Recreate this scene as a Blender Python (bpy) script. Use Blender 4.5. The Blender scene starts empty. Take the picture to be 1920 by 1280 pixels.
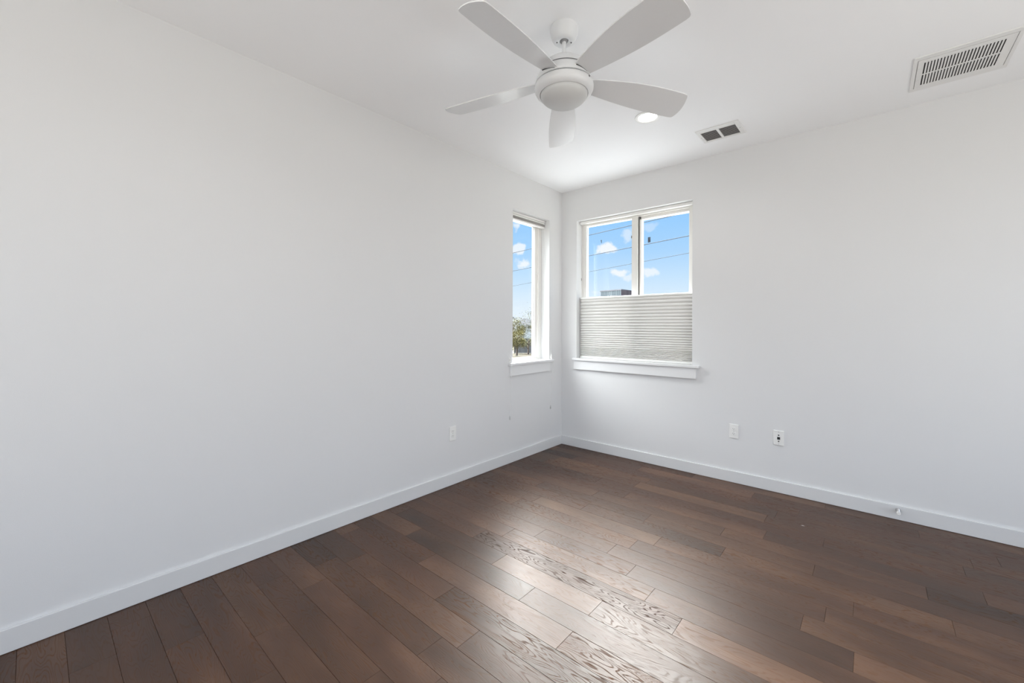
import bpy, bmesh, math, random
from mathutils import Vector, Matrix
PI = math.pi
R = math.radians
scene = bpy.context.scene
col = scene.collection

# ------------------------------------------------------------------ camera, sky, light, exposure
cam_d = bpy.data.cameras.new('camera')
cam = bpy.data.objects.new('camera', cam_d); col.objects.link(cam)
cam_d.sensor_width = 36.0
cam_d.lens = 777.14 / 1920 * 36
cam_d.shift_y = -(640 - 610.5) / 1920
cam_d.clip_start = 0.05; cam_d.clip_end = 600
cam.matrix_world = (Matrix.Translation((2.5633, -3.7870, 1.2860)) @ Matrix.Rotation(0.71406, 4, 'Z')
                    @ Matrix.Rotation(PI / 2, 4, 'X') @ Matrix.Rotation(0.002948, 4, 'Z'))
scene.camera = cam

vs = scene.view_settings
vs.view_transform = 'Standard'; vs.look = 'None'; vs.gamma = 1.0; vs.use_curve_mapping = False
EXPOSURE = 0.08
vs.exposure = EXPOSURE
try:
    scene.cycles.max_bounces = 14; scene.cycles.diffuse_bounces = 10
    scene.cycles.glossy_bounces = 5; scene.cycles.transparent_max_bounces = 16
    scene.cycles.sample_clamp_indirect = 6.0
except Exception:
    pass

H = 2.74            # ceiling height
ROOM_X, ROOM_Y = 4.4, -5.3
GROUND = -2.7       # garden level, the room is on an upper floor


def lin(r, g, b):
    f = lambda c: (c / 255 / 12.92) if c / 255 <= .04045 else ((c / 255 + .055) / 1.055) ** 2.4
    return (f(r), f(g), f(b), 1)


def make_world():
    w = bpy.data.worlds.new('sky'); scene.world = w; w.use_nodes = True
    nt = w.node_tree; N = nt.nodes; L = nt.links; N.clear()
    out = N.new('ShaderNodeOutputWorld'); bg = N.new('ShaderNodeBackground')
    tc = N.new('ShaderNodeTexCoord'); sep = N.new('ShaderNodeSeparateXYZ')
    L.new(tc.outputs['Generated'], sep.inputs[0])
    # blue sky, paler to the horizon
    ramp = N.new('ShaderNodeValToRGB'); e = ramp.color_ramp
    e.elements[0].position = 0.0; e.elements[0].color = lin(238, 245, 255)
    e.elements[1].position = 0.5; e.elements[1].color = lin(120, 180, 245)
    for p, c in ((0.045, lin(230, 242, 255)), (0.11, lin(202, 229, 255)), (0.17, lin(174, 215, 255)), (0.25, lin(152, 205, 255))):
        k = e.elements.new(p); k.color = c
    L.new(sep.outputs['Z'], ramp.inputs[0])
    # cumulus puffs: soft blobs at fixed bearings, broken up by noise
    nz = N.new('ShaderNodeTexNoise'); nz.inputs['Scale'].default_value = 30.0
    nz.inputs['Detail'].default_value = 6; nz.inputs['Roughness'].default_value = 0.55
    L.new(tc.outputs['Generated'], nz.inputs['Vector'])
    acc = None
    for az, el, wa, we, dens in CLOUDS:
        az, el = R(az), R(el)
        sub = N.new('ShaderNodeVectorMath'); sub.operation = 'SUBTRACT'; L.new(tc.outputs['Generated'], sub.inputs[0])
        sub.inputs[1].default_value = (math.cos(az) * math.cos(el), math.sin(az) * math.cos(el), math.sin(el))
        mpn = N.new('ShaderNodeMapping'); mpn.vector_type = 'POINT'
        mpn.inputs['Scale'].default_value = (1 / wa, 1 / wa, 1 / we); L.new(sub.outputs[0], mpn.inputs[0])
        ln = N.new('ShaderNodeVectorMath'); ln.operation = 'LENGTH'; L.new(mpn.outputs[0], ln.inputs[0])
        fo = N.new('ShaderNodeMath'); fo.operation = 'MULTIPLY_ADD'; L.new(nz.outputs['Fac'], fo.inputs[0]); fo.inputs[1].default_value = 3.4
        inv = N.new('ShaderNodeMath'); inv.operation = 'SUBTRACT'; inv.inputs[0].default_value = -0.62; L.new(ln.outputs['Value'], inv.inputs[1])
        L.new(inv.outputs[0], fo.inputs[2])
        sm = N.new('ShaderNodeMapRange'); sm.interpolation_type = 'SMOOTHSTEP'; sm.inputs['From Min'].default_value = 0.12; sm.inputs['From Max'].default_value = 0.75
        sm.inputs['To Max'].default_value = dens; L.new(fo.outputs[0], sm.inputs['Value'])
        if acc is None: acc = sm.outputs[0]
        else:
            mxx = N.new('ShaderNodeMath'); mxx.operation = 'MAXIMUM'; L.new(acc, mxx.inputs[0]); L.new(sm.outputs[0], mxx.inputs[1]); acc = mxx.outputs[0]
    mix = N.new('ShaderNodeMix'); mix.data_type = 'RGBA'
    L.new(acc, mix.inputs[0]); L.new(ramp.outputs[0], mix.inputs[6]); mix.inputs[7].default_value = lin(250, 251, 255)
    # unseen bright sky lobes above the view, added to light room and floor
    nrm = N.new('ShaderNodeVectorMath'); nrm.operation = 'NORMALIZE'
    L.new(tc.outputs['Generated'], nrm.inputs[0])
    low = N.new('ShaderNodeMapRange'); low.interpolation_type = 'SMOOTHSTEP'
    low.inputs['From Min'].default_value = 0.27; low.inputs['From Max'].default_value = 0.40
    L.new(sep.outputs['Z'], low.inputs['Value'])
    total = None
    for az, el, inner, outer, power in (FILL_LOBE_CORE, FILL_LOBE_WIDE, FILL_LOBE_SIDE):
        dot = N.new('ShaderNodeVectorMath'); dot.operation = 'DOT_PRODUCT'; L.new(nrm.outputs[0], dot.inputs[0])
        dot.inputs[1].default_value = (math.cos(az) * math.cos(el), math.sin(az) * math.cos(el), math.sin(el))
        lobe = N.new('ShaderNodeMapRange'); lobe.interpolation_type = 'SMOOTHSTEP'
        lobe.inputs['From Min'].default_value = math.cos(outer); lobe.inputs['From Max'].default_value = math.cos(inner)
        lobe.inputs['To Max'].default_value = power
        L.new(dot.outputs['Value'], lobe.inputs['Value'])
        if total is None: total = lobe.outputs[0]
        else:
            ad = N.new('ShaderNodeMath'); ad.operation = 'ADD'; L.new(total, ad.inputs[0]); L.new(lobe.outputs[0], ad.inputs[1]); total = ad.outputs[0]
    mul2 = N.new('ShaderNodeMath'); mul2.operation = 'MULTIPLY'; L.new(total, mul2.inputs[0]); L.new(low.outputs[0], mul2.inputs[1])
    added_lobes = N.new('ShaderNodeMix'); added_lobes.data_type = 'RGBA'; added_lobes.blend_type = 'ADD'; added_lobes.inputs[0].default_value = 1.0
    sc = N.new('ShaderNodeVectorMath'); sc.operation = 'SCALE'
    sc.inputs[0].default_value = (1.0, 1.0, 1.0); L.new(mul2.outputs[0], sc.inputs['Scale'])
    L.new(mix.outputs[2], added_lobes.inputs[6]); L.new(sc.outputs[0], added_lobes.inputs[7])
    added_lobes.clamp_result = False
    L.new(added_lobes.outputs[2], bg.inputs['Color']); bg.inputs['Strength'].default_value = 1.0
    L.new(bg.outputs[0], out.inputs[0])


CLOUDS = ((118.3, 10.3, 0.0275, 0.0138, 0.95), (116.5, 7.0, 0.025, 0.0112, 0.9), (112.8, 7.0, 0.0225, 0.0112, 0.75), (115.3, 12.1, 0.0138, 0.0175, 0.5), (112.7, 12.8, 0.02, 0.0112, 0.3), (130.1, 13.6, 0.0175, 0.015, 0.75), (130.2, 10.5, 0.02, 0.0125, 0.85), (129.1, 8.5, 0.025, 0.0138, 0.9), (114.8, 6.4, 0.0325, 0.0112, 0.6), (117.2, 4.5, 0.075, 0.0075, 0.3))     # bearing, elevation, width, height, density
FILL_LOBE_CORE = (math.atan2(0.86, -0.50), R(36), R(15), R(38), 62.0)     # azimuth, elevation, inner and outer radius, radiance
FILL_LOBE_WIDE = (math.atan2(0.40, -0.92), R(42), R(20), R(72), 9.0)
FILL_LOBE_SIDE = (math.atan2(-0.48, -0.88), R(45), R(12), R(44), 16.0)
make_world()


def area_light(name, loc, rot, sx, sy, power, color=(1, 1, 1)):
    d = bpy.data.lights.new(name, 'AREA'); d.shape = 'RECTANGLE'; d.size = sx; d.size_y = sy
    d.energy = power; d.color = color
    o = bpy.data.objects.new(name, d); col.objects.link(o); o.location = loc; o.rotation_euler = rot
    return o


# unseen fill lamps added in two made-up wall openings out of view
area_light('fill_rear_opening', (2.1, ROOM_Y - 0.22, 1.35), (R(114), 0, 0), 3.0, 2.0, 29, (0.98, 0.99, 1.0))
area_light('fill_side_opening', (ROOM_X + 0.22, -2.0, 1.35), (R(98), 0, R(90)), 2.4, 2.0, 35, (0.98, 0.99, 1.0))


# ------------------------------------------------------------------ materials
def new_mat(name):
    m = bpy.data.materials.new(name); m.use_nodes = True
    return m, m.node_tree, m.node_tree.nodes['Principled BSDF']


def mat(name, color, rough=0.5, metal=0.0, spec=0.5, bump=None, emit=None):
    m, nt, b = new_mat(name)
    b.inputs['Base Color'].default_value = color if len(color) == 4 else (*color, 1)
    b.inputs['Roughness'].default_value = rough; b.inputs['Metallic'].default_value = metal
    b.inputs['Specular IOR Level'].default_value = spec
    if bump:
        scale, strength, dist = bump
        tc = nt.nodes.new('ShaderNodeTexCoord'); n = nt.nodes.new('ShaderNodeTexNoise'); bp = nt.nodes.new('ShaderNodeBump')
        n.inputs['Scale'].default_value = scale; n.inputs['Detail'].default_value = 3
        bp.inputs['Strength'].default_value = strength; bp.inputs['Distance'].default_value = dist
        nt.links.new(tc.outputs['Object'], n.inputs['Vector']); nt.links.new(n.outputs['Fac'], bp.inputs['Height'])
        nt.links.new(bp.outputs[0], b.inputs['Normal'])
    if emit:
        b.inputs['Emission Color'].default_value = (*emit[0], 1); b.inputs['Emission Strength'].default_value = emit[1]
    return m


def noise_mat(name, c1, c2, scale, rough=0.8, stretch=(1, 1, 1), lo=.35, hi=.65, spec=0.2):
    m, nt, b = new_mat(name)
    N, L = nt.nodes, nt.links
    tc = N.new('ShaderNodeTexCoord'); mp = N.new('ShaderNodeMapping'); n = N.new('ShaderNodeTexNoise'); cr = N.new('ShaderNodeValToRGB')
    mp.inputs['Scale'].default_value = stretch
    n.inputs['Scale'].default_value = scale; n.inputs['Detail'].default_value = 5
    cr.color_ramp.elements[0].position = lo; cr.color_ramp.elements[0].color = c1
    cr.color_ramp.elements[1].position = hi; cr.color_ramp.elements[1].color = c2
    L.new(tc.outputs['Object'], mp.inputs[0]); L.new(mp.outputs[0], n.inputs['Vector'])
    L.new(n.outputs['Fac'], cr.inputs[0]); L.new(cr.outputs[0], b.inputs['Base Color'])
    b.inputs['Roughness'].default_value = rough; b.inputs['Specular IOR Level'].default_value = spec
    return m


M = {}
M['wall'] = mat('wall_paint', (0.728, 0.732, 0.736), 0.62, spec=0.35, bump=(260, 0.10, 0.0015))
M['ceiling'] = mat('ceiling_paint', (0.925, 0.932, 0.943), 0.75, spec=0.25, bump=(220, 0.08, 0.0015))
M['trim'] = mat('trim_paint', (0.77, 0.775, 0.78), 0.32, spec=0.5)
M['base'] = mat('baseboard_paint', (0.70, 0.705, 0.71), 0.36, spec=0.45)
M['vinyl'] = mat('white_vinyl', (0.82, 0.81, 0.78), 0.35)
M['gasket'] = mat('dark_gasket', (0.09, 0.09, 0.09), 0.6)
M['plastic'] = mat('white_plastic', (0.84, 0.84, 0.82), 0.35)
M['plate'] = mat('plate_plastic', (0.83, 0.83, 0.81), 0.28)
M['dark'] = mat('dark_slot', (0.012, 0.012, 0.012), 0.6)
M['duct'] = mat('duct_interior', (0.05, 0.05, 0.05), 0.8)
M['vent_white'] = mat('vent_enamel', (0.80, 0.80, 0.79), 0.4)
M['louver'] = mat('louver_metal', (0.42, 0.41, 0.40), 0.45)
M['fan_white'] = mat('fan_enamel', (0.745, 0.755, 0.765), 0.35)
M['blade'] = mat('blade_lacquer', (0.75, 0.758, 0.765), 0.22, spec=0.6)
M['frost'] = mat('frosted_glass_shade', (0.60, 0.605, 0.60), 0.5)
M['steel'] = mat('brushed_steel', (0.55, 0.55, 0.55), 0.3, metal=1.0)
M['cord'] = mat('white_cord', (0.82, 0.82, 0.80), 0.7)
M['lamp'] = mat('lit_lens', (0.9, 0.9, 0.9), 0.5, emit=((1.0, 0.97, 0.93), 14.0))


def shade_material():
    m = bpy.data.materials.new('pleated_fabric'); m.use_nodes = True
    nt = m.node_tree; N, L = nt.nodes, nt.links; N.clear()
    out = N.new('ShaderNodeOutputMaterial'); d = N.new('ShaderNodeBsdfDiffuse'); t = N.new('ShaderNodeBsdfTranslucent')
    d.inputs[0].default_value = (0.70, 0.69, 0.675, 1); t.inputs[0].default_value = (0.72, 0.71, 0.69, 1)
    mx = N.new('ShaderNodeMixShader'); mx.inputs[0].default_value = 0.12
    L.new(d.outputs[0], mx.inputs[1]); L.new(t.outputs[0], mx.inputs[2]); L.new(mx.outputs[0], out.inputs[0])
    return m


def glass_material():
    m = bpy.data.materials.new('window_glass'); m.use_nodes = True
    nt = m.node_tree; N, L = nt.nodes, nt.links; N.clear()
    out = N.new('ShaderNodeOutputMaterial'); tr = N.new('ShaderNodeBsdfTransparent'); gl = N.new('ShaderNodeBsdfGlossy')
    tr.inputs[0].default_value = (0.97, 0.985, 0.98, 1); gl.inputs['Roughness'].default_value = 0.0
    lw = N.new('ShaderNodeLayerWeight'); lw.inputs[0].default_value = 0.5
    pw = N.new('ShaderNodeMath'); pw.operation = 'POWER'; L.new(lw.outputs['Facing'], pw.inputs[0]); pw.inputs[1].default_value = 5.0
    ma = N.new('ShaderNodeMath'); ma.operation = 'MULTIPLY_ADD'; L.new(pw.outputs[0], ma.inputs[0]); ma.inputs[1].default_value = 0.9; ma.inputs[2].default_value = 0.015
    mx = N.new('ShaderNodeMixShader')
    L.new(ma.outputs[0], mx.inputs[0]); L.new(tr.outputs[0], mx.inputs[1]); L.new(gl.outputs[0], mx.inputs[2])
    L.new(mx.outputs[0], out.inputs[0])
    return m


M['shade'] = shade_material()
M['glass'] = glass_material()


def floor_material():
    m, nt, b = new_mat('oak_planks')
    N, L = nt.nodes, nt.links
    at = N.new('ShaderNodeAttribute'); at.attribute_name = 'tone'
    ao = N.new('ShaderNodeAttribute'); ao.attribute_name = 'offset'
    geo = N.new('ShaderNodeNewGeometry')
    add = N.new('ShaderNodeVectorMath'); add.operation = 'ADD'
    L.new(geo.outputs['Position'], add.inputs[0]); L.new(ao.outputs['Vector'], add.inputs[1])
    sep = N.new('ShaderNodeSeparateColor'); L.new(at.outputs['Color'], sep.inputs[0])

    def noise(scale_vec, scale, detail, rough=.5, dist=0.0):
        mp = N.new('ShaderNodeMapping'); mp.inputs['Scale'].default_value = scale_vec
        L.new(add.outputs[0], mp.inputs[0])
        n = N.new('ShaderNodeTexNoise'); n.inputs['Scale'].default_value = scale; n.inputs['Detail'].default_value = detail
        n.inputs['Roughness'].default_value = rough; n.inputs['Distortion'].default_value = dist
        L.new(mp.outputs[0], n.inputs['Vector']); return n.outputs['Fac']

    def math_(op, a, bb=None, c=None):
        n = N.new('ShaderNodeMath'); n.operation = op
        for i, v in enumerate((a, bb, c)):
            if v is None: continue
            if isinstance(v, (int, float)): n.inputs[i].default_value = v
            else: L.new(v, n.inputs[i])
        return n.outputs[0]

    def remap(v, a, bb, c=0.0, d=1.0):
        n = N.new('ShaderNodeMapRange'); n.interpolation_type = 'SMOOTHSTEP'
        n.inputs['From Min'].default_value = a; n.inputs['From Max'].default_value = bb
        n.inputs['To Min'].default_value = c; n.inputs['To Max'].default_value = d
        L.new(v, n.inputs['Value']); return n.outputs[0]
    field = noise((1.0, 7.0, 1.0), 2.1, 2.0, .45, .3)          # contour lines of this field are the annual rings
    fine = noise((6.0, 160.0, 1.0), 1.6, 3.0, .6)
    wob = noise((10.0, 60.0, 1.0), 1.0, 2.0)
    ph = math_('ADD', math_('MULTIPLY', field, 150.0), math_('MULTIPLY', wob, 4.0))
    s = math_('SINE', ph)
    ring = remap(s, 0.30, 0.95)
    pore = remap(fine, 0.52, 0.66)
    line = math_('MULTIPLY', ring, math_('ADD', math_('MULTIPLY', pore, 0.55), 0.45))
    line = math_('MULTIPLY', line, sep.outputs['Blue'])
    blotch = noise((1.6, 5.0, 1.0), 1.7, 3.0)
    # plank colour: dark walnut-stained oak
    ramp = N.new('ShaderNodeValToRGB'); e = ramp.color_ramp
    e.elements[0].position = 0.0; e.elements[0].color = lin(36, 20, 11)
    e.elements[1].position = 1.0; e.elements[1].color = lin(110, 79, 59)
    k = e.elements.new(0.5); k.color = lin(71, 46, 32)
    tone = math_('ADD', sep.outputs['Red'], math_('MULTIPLY', math_('SUBTRACT', blotch, 0.5), 0.85))
    tone = math_('ADD', tone, math_('MULTIPLY', math_('SUBTRACT', fine, 0.5), 0.22))
    L.new(tone, ramp.inputs[0])
    hue = N.new('ShaderNodeMix'); hue.data_type = 'RGBA'; hue.blend_type = 'MULTIPLY'
    L.new(sep.outputs['Green'], hue.inputs[0]); L.new(ramp.outputs[0], hue.inputs[6]); hue.inputs[7].default_value = (0.95, 1.0, 0.96, 1)
    lm = N.new('ShaderNodeMix'); lm.data_type = 'RGBA'; lm.blend_type = 'MIX'
    L.new(math_('MULTIPLY', line, 0.50), lm.inputs[0]); L.new(hue.outputs[2], lm.inputs[6]); lc = N.new('ShaderNodeMix'); lc.data_type = 'RGBA'      # most pores are limed pale, a few planks keep dark open grain
    L.new(at.outputs['Alpha'], lc.inputs[0]); lc.inputs[6].default_value = lin(28, 18, 12); lc.inputs[7].default_value = lin(116, 88, 69)
    L.new(lc.outputs[2], lm.inputs[7])
    L.new(lm.outputs[2], b.inputs['Base Color'])
    rg = math_('ADD', math_('MULTIPLY', line, 0.34), FLOOR_ROUGH)
    rg = math_('ADD', rg, math_('MULTIPLY', math_('SUBTRACT', blotch, .5), 0.12))
    L.new(rg, b.inputs['Roughness'])
    sp = math_('SUBTRACT', FLOOR_SPEC, math_('MULTIPLY', line, 0.60)); L.new(sp, b.inputs['Specular IOR Level'])
    b.inputs['Specular Tint'].default_value = (1.0, 0.93, 0.87, 1)
    bp = N.new('ShaderNodeBump'); bp.inputs['Strength'].default_value = 0.22; bp.inputs['Distance'].default_value = 0.0012; bp.invert = True
    L.new(math_('ADD', line, math_('MULTIPLY', fine, 0.25)), bp.inputs['Height']); L.new(bp.outputs[0], b.inputs['Normal'])
    return m


FLOOR_ROUGH, FLOOR_SPEC = 0.39, 0.57
M['floor'] = floor_material()
M['subfloor'] = mat('plank_gap', (0.03, 0.02, 0.015), 0.9)


# ------------------------------------------------------------------ mesh helpers
def link(name, bm, m, parent=None, smooth=False, loc=None, rot=None):
    me = bpy.data.meshes.new(name)
    bmesh.ops.recalc_face_normals(bm, faces=bm.faces)
    bm.to_mesh(me); bm.free()
    for x in (m if isinstance(m, (list, tuple)) else [m]): me.materials.append(x)
    if smooth:
        for p in me.polygons: p.use_smooth = True
        try:
            me.set_sharp_from_angle(angle=R(40))
        except Exception:
            pass
    o = bpy.data.objects.new(name, me); col.objects.link(o)
    if parent: o.parent = parent
    if loc: o.location = loc
    if rot: o.rotation_euler = rot
    return o


def box(bm, x0, x1, y0, y1, z0, z1, bev=0.0, seg=2, mi=0):
    vs_ = [bm.verts.new((x, y, z)) for x in (x0, x1) for y in (y0, y1) for z in (z0, z1)]
    idx = [(0, 1, 3, 2), (4, 6, 7, 5), (0, 4, 5, 1), (2, 3, 7, 6), (0, 2, 6, 4), (1, 5, 7, 3)]
    fs = [bm.faces.new([vs_[i] for i in f]) for f in idx]
    for f in fs: f.material_index = mi
    if bev > 0:
        bmesh.ops.recalc_face_normals(bm, faces=fs)
        es = set(e for f in fs for e in f.edges)
        r = bmesh.ops.bevel(bm, geom=list(es), offset=bev, segments=seg, affect='EDGES', profile=0.5)
        for f in r['faces']: f.material_index = mi
    return vs_


def lathe(bm, prof, seg=64, cx=0, cy=0, mi=0, cap=True):
    rings = []
    for r, z in prof:
        if r < 1e-6: rings.append([bm.verts.new((cx, cy, z))])
        else: rings.append([bm.verts.new((cx + r * math.cos(2 * PI * i / seg), cy + r * math.sin(2 * PI * i / seg), z)) for i in range(seg)])
    for a, b in zip(rings, rings[1:]):
        for i in range(seg):
            j = (i + 1) % seg
            if len(a) == 1 and len(b) == 1: continue
            if len(a) == 1: f = bm.faces.new((a[0], b[i], b[j]))
            elif len(b) == 1: f = bm.faces.new((a[i], b[0], a[j]))
            else: f = bm.faces.new((a[i], b[i], b[j], a[j]))
            f.material_index = mi
    if cap:
        for rg in (rings[0], rings[-1]):
            if len(rg) > 1: bm.faces.new(rg).material_index = mi


def tube(bm, pts, r, seg=8):
    pts = [Vector(p) for p in pts]; rings = []
    for i, p in enumerate(pts):
        d = (pts[min(i + 1, len(pts) - 1)] - pts[max(i - 1, 0)]).normalized()
        up = Vector((0, 0, 1)) if abs(d.z) < .9 else Vector((1, 0, 0))
        a = d.cross(up).normalized(); b = d.cross(a)
        rr = r[i] if isinstance(r, (list, tuple)) else r
        rings.append([bm.verts.new(p + rr * (math.cos(2 * PI * k / seg) * a + math.sin(2 * PI * k / seg) * b)) for k in range(seg)])
    for a, b in zip(rings, rings[1:]):
        for k in range(seg):
            bm.faces.new((a[k], a[(k + 1) % seg], b[(k + 1) % seg], b[k]))
    bm.faces.new(rings[0]); bm.faces.new(rings[-1])


def frame_boxes(bm, x0, x1, z0, z1, y0, y1, w, bev=.002, sides='lrtb', ww=None):
    """rectangular ring in the XZ plane, w = member widths (l, r, t, b)"""
    l, r, t, b = w
    box(bm, x0, x0 + l, y0, y1, z0, z1, bev); box(bm, x1 - r, x1, y0, y1, z0, z1, bev)
    box(bm, x0 + l, x1 - r, y0, y1, z1 - t, z1, bev); box(bm, x0 + l, x1 - r, y0, y1, z0, z0 + b, bev)


def tag(o, label, cat, group=None, kind=None):
    o['label'] = label; o['category'] = cat
    if group: o['group'] = group
    if kind: o['kind'] = kind
    return o


def struct(o, label=None, cat=None):
    o['kind'] = 'structure'
    if label: o['label'] = label
    if cat: o['category'] = cat
    return o


def empty(name, loc=(0, 0, 0), rz=0.0):
    o = bpy.data.objects.new(name, None); col.objects.link(o)
    o.location = loc; o.rotation_euler = (0, 0, rz); o.empty_display_size = .05
    return o


# ------------------------------------------------------------------ room shell
# left wall is the plane x = 0, right wall the plane y = 0; the room lies at x > 0, y < 0
LW = dict(y0=-0.820, y1=-0.232, z0=0.935, z1=2.395)     # tall narrow window, left wall
RW = dict(x0=0.192, x1=1.375, z0=0.945, z1=2.402)       # wide window, right wall
WT = 0.20

bm = bmesh.new()
for a in ((ROOM_Y, LW['y0'], 0, H), (LW['y1'], 0.0, 0, H), (LW['y0'], LW['y1'], 0, LW['z0']), (LW['y0'], LW['y1'], LW['z1'], H)):
    box(bm, -WT, 0, a[0], a[1], a[2], a[3])
struct(link('wall_left', bm, M['wall']), 'long white wall with the tall narrow window near the corner', 'wall')

bm = bmesh.new()
for a in ((-WT, RW['x0'], 0, H), (RW['x1'], ROOM_X, 0, H), (RW['x0'], RW['x1'], 0, RW['z0']), (RW['x0'], RW['x1'], RW['z1'], H)):
    box(bm, a[0], a[1], 0, WT, a[2], a[3])
struct(link('wall_right', bm, M['wall']), 'white wall with the wide half-shaded window and two wall plates', 'wall')

bm = bmesh.new()     # wall behind the photographer, its opening added for the fill lamp
for a in ((-WT, 0.6, 0, H), (3.6, ROOM_X + WT, 0, H), (0.6, 3.6, 0, 0.35), (0.6, 3.6, 2.35, H)):
    box(bm, a[0], a[1], ROOM_Y - WT, ROOM_Y, a[2], a[3])
struct(link('wall_rear', bm, M['wall']), 'white wall behind the viewpoint with a wide opening added for fill light', 'wall')
bm = bmesh.new()  # unseen side wall, its opening added to let fill light in
for a in ((ROOM_Y, -3.2, 0, H), (-0.8, WT, 0, H), (-3.2, -0.8, 0, 0.35), (-3.2, -0.8, 2.35, H)):
    box(bm, ROOM_X, ROOM_X + WT, a[0], a[1], a[2], a[3])
struct(link('wall_side', bm, M['wall']), 'white wall beside the viewpoint with a wide opening added for fill light', 'wall')

bm = bmesh.new(); box(bm, -WT, ROOM_X + WT, ROOM_Y - WT, WT, H, H + .2)
struct(link('ceiling', bm, M['ceiling']), 'flat white painted ceiling', 'ceiling')


def build_floor():
    W = 0.1276
    known = {1: [1.885], 2: [2.19], 4: [1.126, 2.032, 2.937], 5: [.846, 2.353], 6: [1.16, 2.07, 2.974], 7: [.964, 1.862, 2.77],
             8: [1.432], 9: [1.024, 1.927, 2.833], 10: [.69, 1.60], 11: [.60, 1.506, 2.411], 12: [1.433, 2.338],
             13: [1.012, 1.61, 2.515], 14: [.859], 15: [.735, 1.938], 16: [.12, 1.018, 1.616], 17: [1.318], 18: [1.617],
             19: [.11, 1.018], 20: [1.317], 21: [.323, 1.228], 22: [1.38], 23: [.283, 1.183], 24: [.645], 25: [.882], 26: [.46], 27: [.158]}
    tones = {(6, 2.07): .36, (15, 1.938): .74, (13, 2.515): .72, (9, 1.927): .62, (17, 1.318): .30, (17, .4): .22, (16, .12): .26,
             (15, .735): .40, (21, .323): .42, (21, -.58): .20, (12, 2.338): .55, (10, 1.6): .5}
    rnd = random.Random(11)
    me = bpy.data.meshes.new('floor'); verts, faces, mi, tone, off = [], [], [], [], []

    def add_plank(x0, x1, y0, y1, t, h, g, al):
        n = len(verts); e = .0009; d = .0016
        verts.extend([(x0, y0, -d), (x1, y0, -d), (x1, y1, -d), (x0, y1, -d),
                      (x0 + e, y0 + e, 0), (x1 - e, y0 + e, 0), (x1 - e, y1 - e, 0), (x0 + e, y1 - e, 0)])
        o = (rnd.uniform(0, 60), rnd.uniform(0, 60), rnd.uniform(0, 9))
        for f in ((4, 5, 6, 7), (0, 1, 5, 4), (1, 2, 6, 5), (2, 3, 7, 6), (3, 0, 4, 7)):
            faces.append([n + k for k in f]); mi.append(0)
            for _ in range(4): tone.append((t, h, g, al)); off.append(o)
    rows = int(-ROOM_Y / W) + 1
    for r in range(rows):
        ya, yb = -(r + 1) * W, -r * W
        js = list(known.get(r, [rnd.uniform(.1, 1.0)]))
        while js[0] > 0.02: js.insert(0, js[0] - .905)
        while js[-1] < ROOM_X: js.append(js[-1] + .905)
        for a, b in zip(js, js[1:]):
            t = rnd.gauss(.46, .11); h = rnd.random(); dark = 0; g = rnd.choice((.35, .5, .6, .8, 1.0))
            for (rr, xx), tv in tones.items():
                if rr == r and abs(xx - a) < .03: t = tv
            if r == 15 and abs(a - .735) < .03: g = 1.0; dark = 1
            add_plank(max(a, 0), min(b, ROOM_X), max(ya, ROOM_Y), yb, t, h, g, 1 - dark)
    n = len(verts)      # slab under the planks
    for z in (-.0017, -.2):
        verts.extend([(-WT, ROOM_Y - WT, z), (ROOM_X + WT, ROOM_Y - WT, z), (ROOM_X + WT, WT, z), (-WT, WT, z)])
    for f in ((0, 1, 2, 3), (7, 6, 5, 4), (0, 4, 5, 1), (1, 5, 6, 2), (2, 6, 7, 3), (3, 7, 4, 0)):
        faces.append([n + k for k in f]); mi.append(1)
        for _ in range(4): tone.append((.3, .5, .5, 1)); off.append((0, 0, 0))
    me.from_pydata(verts, [], faces)
    me.materials.append(M['floor']); me.materials.append(M['subfloor'])
    me.polygons.foreach_set('material_index', mi)
    a = me.attributes.new('tone', 'FLOAT_COLOR', 'CORNER'); a.data.foreach_set('color', [c for t in tone for c in t])
    a = me.attributes.new('offset', 'FLOAT_VECTOR', 'CORNER'); a.data.foreach_set('vector', [c for t in off for c in t])
    me.update()
    o = bpy.data.objects.new('floor', me); col.objects.link(o)
    return struct(o, 'brown stained oak plank floor', 'floor')


build_floor()

BT, BH = 0.0144, 0.0945
bm = bmesh.new(); box(bm, 0, BT, ROOM_Y, 0, .0015, BH, .002)
struct(link('baseboard_left', bm, M['base']), 'flat white baseboard along the long wall', 'baseboard')
bm = bmesh.new(); box(bm, BT, ROOM_X, -BT, 0, .0015, BH, .002)
struct(link('baseboard_right', bm, M['base']), 'flat white baseboard under the wide window', 'baseboard')
bm = bmesh.new(); box(bm, BT, ROOM_X, ROOM_Y, ROOM_Y + BT, .0015, BH, .002)
struct(link('baseboard_rear', bm, M['base']), 'flat white baseboard behind the viewpoint', 'baseboard')
bm = bmesh.new(); box(bm, ROOM_X - BT, ROOM_X, ROOM_Y + BT, -BT, .0015, BH, .002)
struct(link('baseboard_side', bm, M['base']), 'flat white baseboard beside the viewpoint', 'baseboard')


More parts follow.
